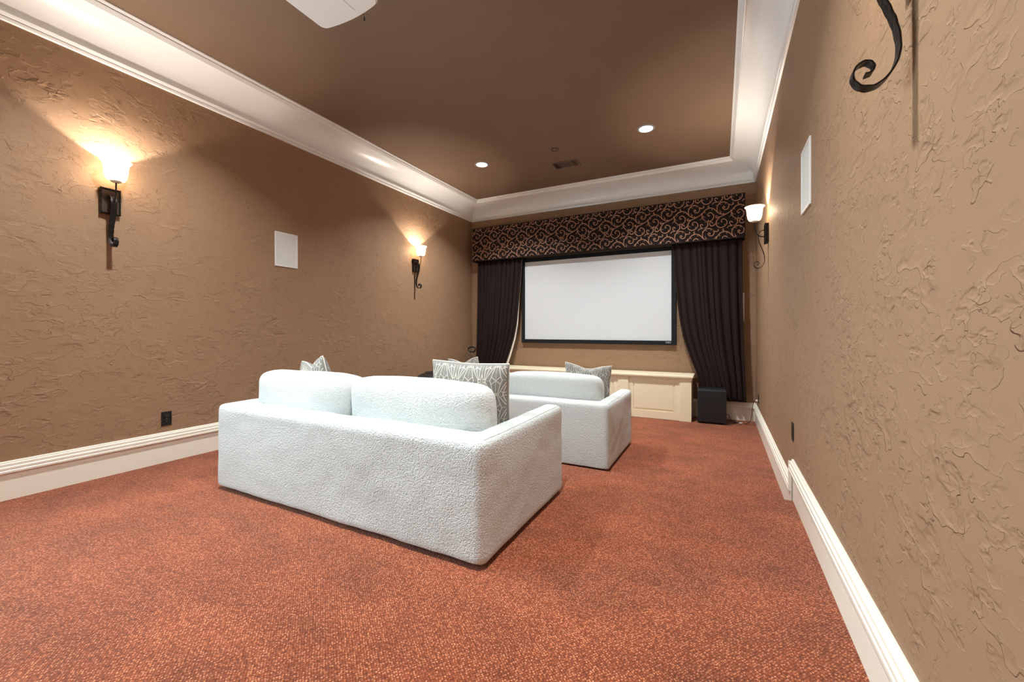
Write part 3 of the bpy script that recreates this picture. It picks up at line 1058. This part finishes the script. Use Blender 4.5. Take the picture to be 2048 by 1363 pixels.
def pillow(loc, yaw, pitch, roll, label, half=.235, thick=.075, chop=.03, sag=.10, off=(0, 0)):
    t = thing('throw_pillow', label, 'pillow', loc, 0, 'grey geometric throw pillows')
    t.rotation_euler = (Matrix.Rotation(yaw, 3, 'Z') @ Matrix.Rotation(pitch, 3, 'X') @ Matrix.Rotation(roll, 3, 'Y')).to_euler()
    def surf(u, v, side, lift=0.0):
        x = half * u * (1 - sag * (1 - v * v))
        z = half * v * (1 - sag * (1 - u * u))
        z -= chop * math.exp(-(u / .42) ** 2) * max(0, v) ** 2
        x *= 1 - (chop * 1.2) * max(0, v) ** 3
        e = max(0.0, (1 - u * u)) * max(0.0, (1 - v * v))
        th = thick * e ** .42 + .004 * noise.noise(Vector((u * 2 + loc[0], v * 2, side)))* e ** .5
        return Vector((x, side * (th + lift), z))
    n = 30
    bm = bmesh.new()
    g = {}
    us = [math.sin(math.pi / 2 * (-1 + 2 * i / n)) for i in range(n + 1)]
    for side in (-1, 1):
        for i in range(n + 1):
            for j in range(n + 1):
                rim = i in (0, n) or j in (0, n)
                if rim and side == 1:
                    g[side, i, j] = g[-1, i, j]
                else:
                    g[side, i, j] = bm.verts.new(surf(us[i], us[j], side))
        for i in range(n):
            for j in range(n):
                f = (g[side, i, j], g[side, i + 1, j], g[side, i + 1, j + 1], g[side, i, j + 1])
                if len(set(f)) == 4:
                    bm.faces.new(f)
    body = obj('cover', bm, 'pillow', t, True)
    # piped seam round the edge
    rim = [surf(us[i], 1, 1) for i in range(n)] + [surf(1, us[n - i], 1) for i in range(n)] + [surf(us[n - i], -1, 1) for i in range(n)] + [surf(-1, us[i], 1) for i in range(n)]
    rim.append(rim[0])
    obj('seam', tube(rim, .0035, 6), 'print', t, True)
    # printed lines, following the cloth
    V, Fc = [], []
    wl = .0015
    for side in (-1, 1):
        for cx_ in range(-2, 3):
            for cz_ in range(-2, 3):
                for l in CELL:
                    for p, q in zip(l, l[1:]):
                        k = max(2, int(math.hypot(q[0] - p[0], q[1] - p[1]) / .012) + 1)
                        d = Vector((q[0] - p[0], q[1] - p[1]))
                        if d.length < 1e-6: continue
                        nr = Vector((-d.y, d.x)).normalized() * wl
                        prev = None
                        for i in range(k + 1):
                            f = i / k
                            c = Vector((p[0] + d.x * f + cx_ * CELLX + off[0], p[1] + d.y * f + cz_ * CELLZ + off[1])) / half
                            e = nr / half
                            if max(abs(c.x), abs(c.y)) > .985:
                                prev = None
                                continue
                            i0 = len(V)
                            V.append(tuple(surf(c.x + e.x, c.y + e.y, side, .0016)))
                            V.append(tuple(surf(c.x - e.x, c.y - e.y, side, .0016)))
                            if prev is not None:
                                Fc.append((prev, prev + 1, i0 + 1, i0))
                            prev = i0
                for ox, oz in ((CELLX / 2, CELLZ / 2),):
                    pts = [(x + ox + cx_ * CELLX + off[0], z + oz + cz_ * CELLZ + off[1]) for x, z in STAR]
                    if all(max(abs(x), abs(z)) / half < .95 for x, z in pts):
                        i0 = len(V)
                        V += [tuple(surf(x / half, z / half, side, .0018)) for x, z in pts]
                        Fc.append(tuple(range(i0, i0 + 8)))
    me = bpy.data.meshes.new('line_print')
    me.from_pydata(V, [], Fc)
    lp = obj('line_print', me, 'print', t)
    lp['label'] = 'cream geometric line print'
    return t


R = math.radians
pillow((-1.385, 2.145, .648), R(9), R(8), R(1.5), 'grey geometric print pillow against the right arm of the near sofa', half=.256, thick=.100, chop=.004, sag=.03, off=(.02, .0))
pillow((-2.80, 2.135, .655), R(-14), R(8), R(-9), 'grey geometric print pillow peeking over the left back cushion of the near sofa', half=.222, thick=.085, chop=.075, sag=.04)
pillow((-1.205, 4.045, .512), R(4), R(9), R(3), 'grey geometric print pillow at the right end of the far sofa', half=.245, thick=.075, chop=.03, sag=.10)
pillow((-2.69, 4.045, .535), R(-4), R(9), R(-5), 'pale grey print pillow at the left end of the far sofa', half=.235, thick=.075, chop=.045, sag=.08)

# ------------------------------------------------------------------ black leather beanbag by the left wall
t = thing('beanbag', 'black leather beanbag partly hidden behind the near sofa, by the left wall', 'beanbag', (-3.54, 4.50, ZL))
bm = bmesh.new()
bmesh.ops.create_icosphere(bm, subdivisions=5, radius=1)
for v in bm.verts:
    x, y, z = v.co
    r = .40 * (1 - .20 * max(0, z) - .04 * max(0, -z))
    zz = .33 + .33 * math.copysign(abs(z) ** .85, z)
    if zz < .0: zz = 0
    fold = .022 * math.sin(7 * math.atan2(y, x) + 3 * z) * (1 - z * z) + .02 * noise.noise(v.co * 3)
    v.co = Vector((x * (r + fold), y * (r + fold), max(0, zz)))
obj('bag', bm, 'leather', t, True)
obj('top_seam', tube([Vector((.10 * math.cos(a), .10 * math.sin(a), .655)) for a in [i * math.pi / 12 for i in range(25)]], .004, 6), 'leather', t, True)

# ------------------------------------------------------------------ pole with loop handle in the corner
t = thing('handled_pole', 'thin black pole with an oval loop handle beside the left curtain', 'pole', (-3.925, 6.10, ZL))
obj('shaft', tube([(0, 0, .004), (0, 0, .80)], .009, 10), 'black_plastic', t, True)
obj('collar', lathe([(.010, .79), (.013, .80), (.013, .825), (.009, .835), (0, .835)], 16), 'chrome', t, True, 40)
lp = [Vector((.074 * math.cos(a) * (1 + .15 * math.sin(a)), 0, .885 + .046 * math.sin(a))) for a in [i * 2 * math.pi / 28 - math.pi / 2 for i in range(29)]]
obj('loop_handle', tube(lp, .0125, 10), 'black_plastic', t, True)
obj('foot', lathe([(.09, 0), (.09, .008), (.015, .016), (.010, .03), (0, .03)], 24), 'black_plastic', t, True, 40)
